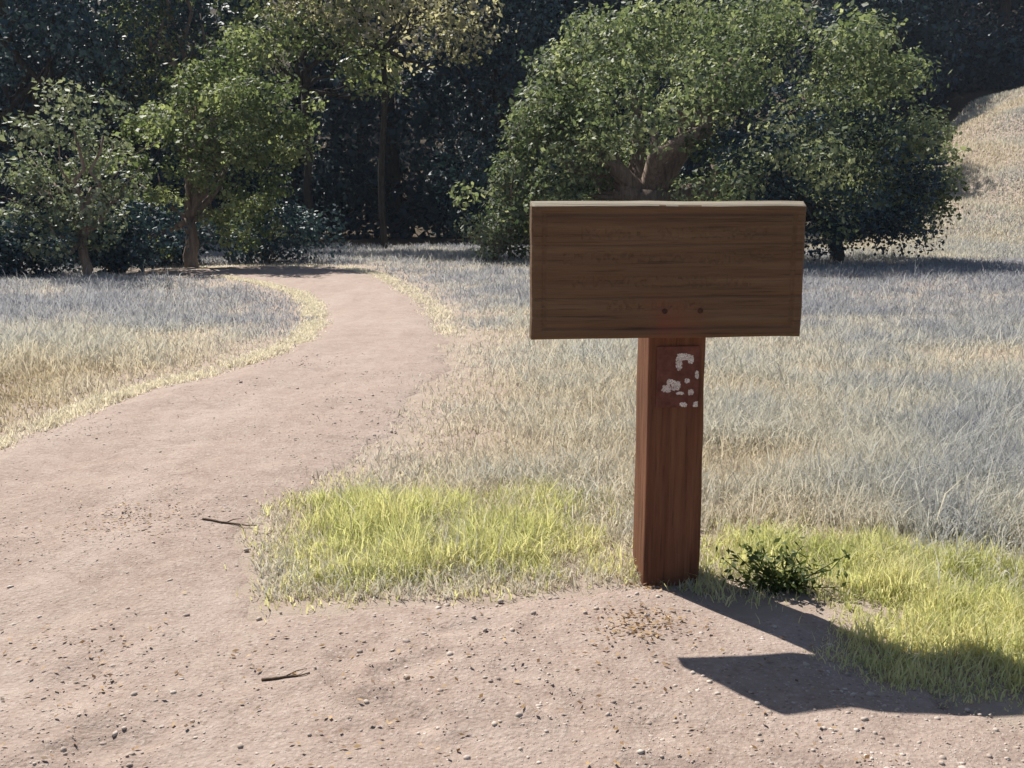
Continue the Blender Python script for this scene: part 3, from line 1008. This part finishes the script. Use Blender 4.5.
# board: three planks glued edge to edge, with a routed border line cut into the face
def board_mesh():
    bm = bmesh.new()
    th = 0.066
    # front face grid with the border groove and plank joints carved in
    NX, NZ = 200, 108
    vs_f = {}
    grid = []
    for j in range(NZ + 1):
        row = []
        for i in range(NX + 1):
            u, w_ = i / NX, j / NZ
            x_, z_ = (u - .5) * BW, (w_ - .5) * BH
            dep = 0.0
            ex, ez = BW / 2 - abs(x_), BH / 2 - abs(z_)
            m = min(ex, ez)
            # rounded arris
            if m < 0.012: dep += 0.010 * (1 - m / 0.012) ** 2
            if BH - (w_ * BH) < 0.016: dep += 0.028 * ((0.016 - (BH - w_ * BH)) / 0.016)
            # routed border line
            if abs(m - 0.040) < 0.009 and ex > .03 and ez > .03: dep += 0.005 * (1 - (abs(m - 0.040) / 0.009) ** 2)
            # worn rows cut into the face, weathered past reading
            for zr, xa, xb in ((0.125, -.30, .33), (0.045, -.36, .37), (-0.035, -.33, .28), (-0.115, -.22, .12)):
                if abs(z_ - zr) < 0.022 and xa < x_ < xb:
                    st = mnoise.noise(Vector((x_ * 85, zr * 50, z_ * 45)))
                    dep += 0.0030 * max(0.0, min(1.0, st * 3.2)) * (1 - (abs(z_ - zr) / 0.022) ** 4)
            # plank joints
            for zj in (-BH / 6 - .01, BH / 6 + .012):
                dz = abs(z_ - zj - 0.002 * math.sin(x_ * 5))
                if dz < 0.006: dep += 0.0035 * (1 - dz / 0.006)
            dep += 0.0014 * mnoise.noise(Vector((x_ * 3, z_ * 34, 1.5))) + 0.0010 * mnoise.noise(Vector((x_ * 9, z_ * 90, 7.5)))
            ox = 0.003 * mnoise.noise(Vector((z_ * 11, 3.3, 0))) if ex < 0.02 else 0
            oz = 0.0025 * mnoise.noise(Vector((x_ * 7, 8.3, 0))) if ez < 0.02 else 0
            row.append(bm.verts.new((x_ + ox, -th / 2 + dep, z_ + oz)))
        grid.append(row)
    for j in range(NZ):
        for i in range(NX):
            bm.faces.new((grid[j][i], grid[j][i + 1], grid[j + 1][i + 1], grid[j + 1][i]))
    # sides and back
    loop = [grid[0][i] for i in range(NX + 1)] + [grid[j][NX] for j in range(1, NZ + 1)] + [grid[NZ][i] for i in range(NX - 1, -1, -1)] + [grid[j][0] for j in range(NZ - 1, 0, -1)]
    back = [bm.verts.new((v.co.x, th / 2, v.co.z)) for v in loop]
    L = len(loop)
    for i in range(L):
        bm.faces.new((loop[i], back[i], back[(i + 1) % L], loop[(i + 1) % L]))
    bm.faces.new(back)
    for v in bm.verts: v.co += Vector((BX, BY, (ZT + ZB) / 2))
    return bm
board = bm_obj('board', board_mesh(), M['board'], sign)
st_ = board.data.attributes.new('stain', 'FLOAT', 'POINT')
def stain_at(co):
    u_ = (co.x - BX - 0.015) / 0.10
    w_ = (co.z - ZB - 0.045) / 0.09
    return max(0.0, min(1.0, 1.25 - math.hypot(u_, w_) + 0.5 * mnoise.noise(Vector((co.x * 22, 1, co.z * 12)))))
st_.data.foreach_set('value', [stain_at(v.co) for v in board.data.vertices])
board.data.materials.append(M['boardtop'])  # top edge faces get the lighter colour as painted light
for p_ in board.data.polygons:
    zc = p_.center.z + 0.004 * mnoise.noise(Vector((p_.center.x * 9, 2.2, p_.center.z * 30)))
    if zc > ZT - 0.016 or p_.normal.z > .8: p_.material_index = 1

for px_ in (655, 690):
    bm = bmesh.new()
    bmesh.ops.create_uvsphere(bm, u_segments=16, v_segments=8, radius=0.0095)
    bx_ = BX + (px_ - 659) / F_PX * 3.5
    for v in bm.verts: v.co = Vector((v.co.x + bx_, v.co.y * 0.55 + BY - 0.033, v.co.z + zat(311, SY - .1)))
    bm_obj('bolt', bm, M['rust'], board, smooth=True)

# worn emblem plate with white marks nailed to the post below the board
EW, EH, EN, EM = 0.150, 0.215, 75, 108
sc_ = 3.40 / F_PX
ecx, ecz = 0.018, zat(377, SY - 0.04)
fy = 0.06 - PD / 2 - 0.007
marks = ((674, 356, 15, 7), (669, 362, 7, 15), (681, 359, 6, 9), (657, 389, 10, 8), (666, 386, 10, 10), (660, 382, 7, 6), (688, 375, 4, 8),
         (682, 393, 6, 6), (675, 406, 8, 5), (688, 406, 6, 6), (678, 381, 5, 5), (671, 394, 8, 3))
bm = bmesh.new()
gv = [[bm.verts.new((ecx + (i / EN - .5) * EW, fy + .0008 * mnoise.noise(Vector((i * .12, j * .12, 3))), ecz + (j / EM - .5) * EH)) for i in range(EN + 1)] for j in range(EM + 1)]
for j in range(EM):
    for i in range(EN):
        f = bm.faces.new((gv[j][i], gv[j][i + 1], gv[j + 1][i + 1], gv[j + 1][i]))
        ux = ((i + .5) / EN - .5) * EW / sc_ + 668
        uy = 377 - ((j + .5) / EM - .5) * EH / sc_
        wv = 0.35 * mnoise.noise(Vector((ux * .35, uy * .35, 2))) + 0.3 * mnoise.noise(Vector((ux * 1.1, uy * 1.1, 6)))
        for (mx, my, mw, mh) in marks:
            if (abs(ux - mx) / (mw * .5)) ** 3 + (abs(uy - my) / (mh * .5)) ** 3 < 0.95 + wv * 2.2 and mnoise.noise(Vector((ux * 1.7, uy * 1.7, 11))) > -0.34:
                f.material_index = 1
rim = [gv[0][i] for i in range(EN + 1)] + [gv[j][EN] for j in range(1, EM + 1)] + [gv[EM][i] for i in range(EN - 1, -1, -1)] + [gv[j][0] for j in range(EM - 1, 0, -1)]
bk = [bm.verts.new((v.co.x, fy + 0.010, v.co.z)) for v in rim]
for i in range(len(rim)):
    bm.faces.new((rim[i], bk[i], bk[(i + 1) % len(rim)], rim[(i + 1) % len(rim)]))
em = bm_obj('emblem', bm, M['plate'], post)
em.data.materials.append(M['paint'])

# ------------------------------------------------------------------ dark weed at the foot of the post
c = gp(775, 590)
rr = random.Random(9)
root = empty('weed', (c[0], c[1], 0))
tag(root, 'low dark green leafy weed right of the signpost foot', 'plant')
V, T = [], []
tips = []
for i in range(34):
    a = rr.uniform(0, 6.283)
    R = rr.uniform(.03, .20)
    tip = Vector((math.cos(a) * R * 1.2, math.sin(a) * R * .8, rr.uniform(.03, .15)))
    L = bent((rr.gauss(0, .03), rr.gauss(0, .02), 0), tip, 3, .12, rr)
    tube(V, T, L, [.0035, .003, .0022, .0012], 5)
    tips += L[1:]
npmesh('stem', np.array(V), np.array(T), M['weed'], root, tint=np.full(len(V), .4))
P = np.concatenate([np.array([[*t] for t in tips])] * 7) + rng.normal(0, .018, (len(tips) * 7, 3))
P[:, 2] = np.maximum(P[:, 2], .006)
N = rng.normal(0, .5, P.shape) + np.array([0, 0, .9])
N /= np.linalg.norm(N, axis=1, keepdims=True)
V, T, tt = leaf_quads(P, N, rng.uniform(.018, .042, len(P)), np.clip(rng.normal(.4, .25, len(P)), 0, 1), .45)
npmesh('foliage', V, T, M['weed'], root, tint=tt)

# ------------------------------------------------------------------ air
HZ = 0.0004
bm = bmesh.new()
bmesh.ops.create_cube(bm, size=1)
for v in bm.verts:
    v.co = Vector((v.co.x * 1000, v.co.y * 700 + 150, v.co.z * 84 + 39))
hz = bpy.data.materials.new('air')
hz.use_nodes = True
ht = hz.node_tree
ht.nodes.remove(ht.nodes['Principled BSDF'])
pv = ht.nodes.new('ShaderNodeVolumePrincipled')
pv.inputs['Color'].default_value = (0.72, 0.82, 1.0, 1)
pv.inputs['Density'].default_value = HZ
ht.links.new(pv.outputs[0], ht.nodes['Material Output'].inputs['Volume'])
tag(bm_obj('haze', bm, hz), kind='stuff')
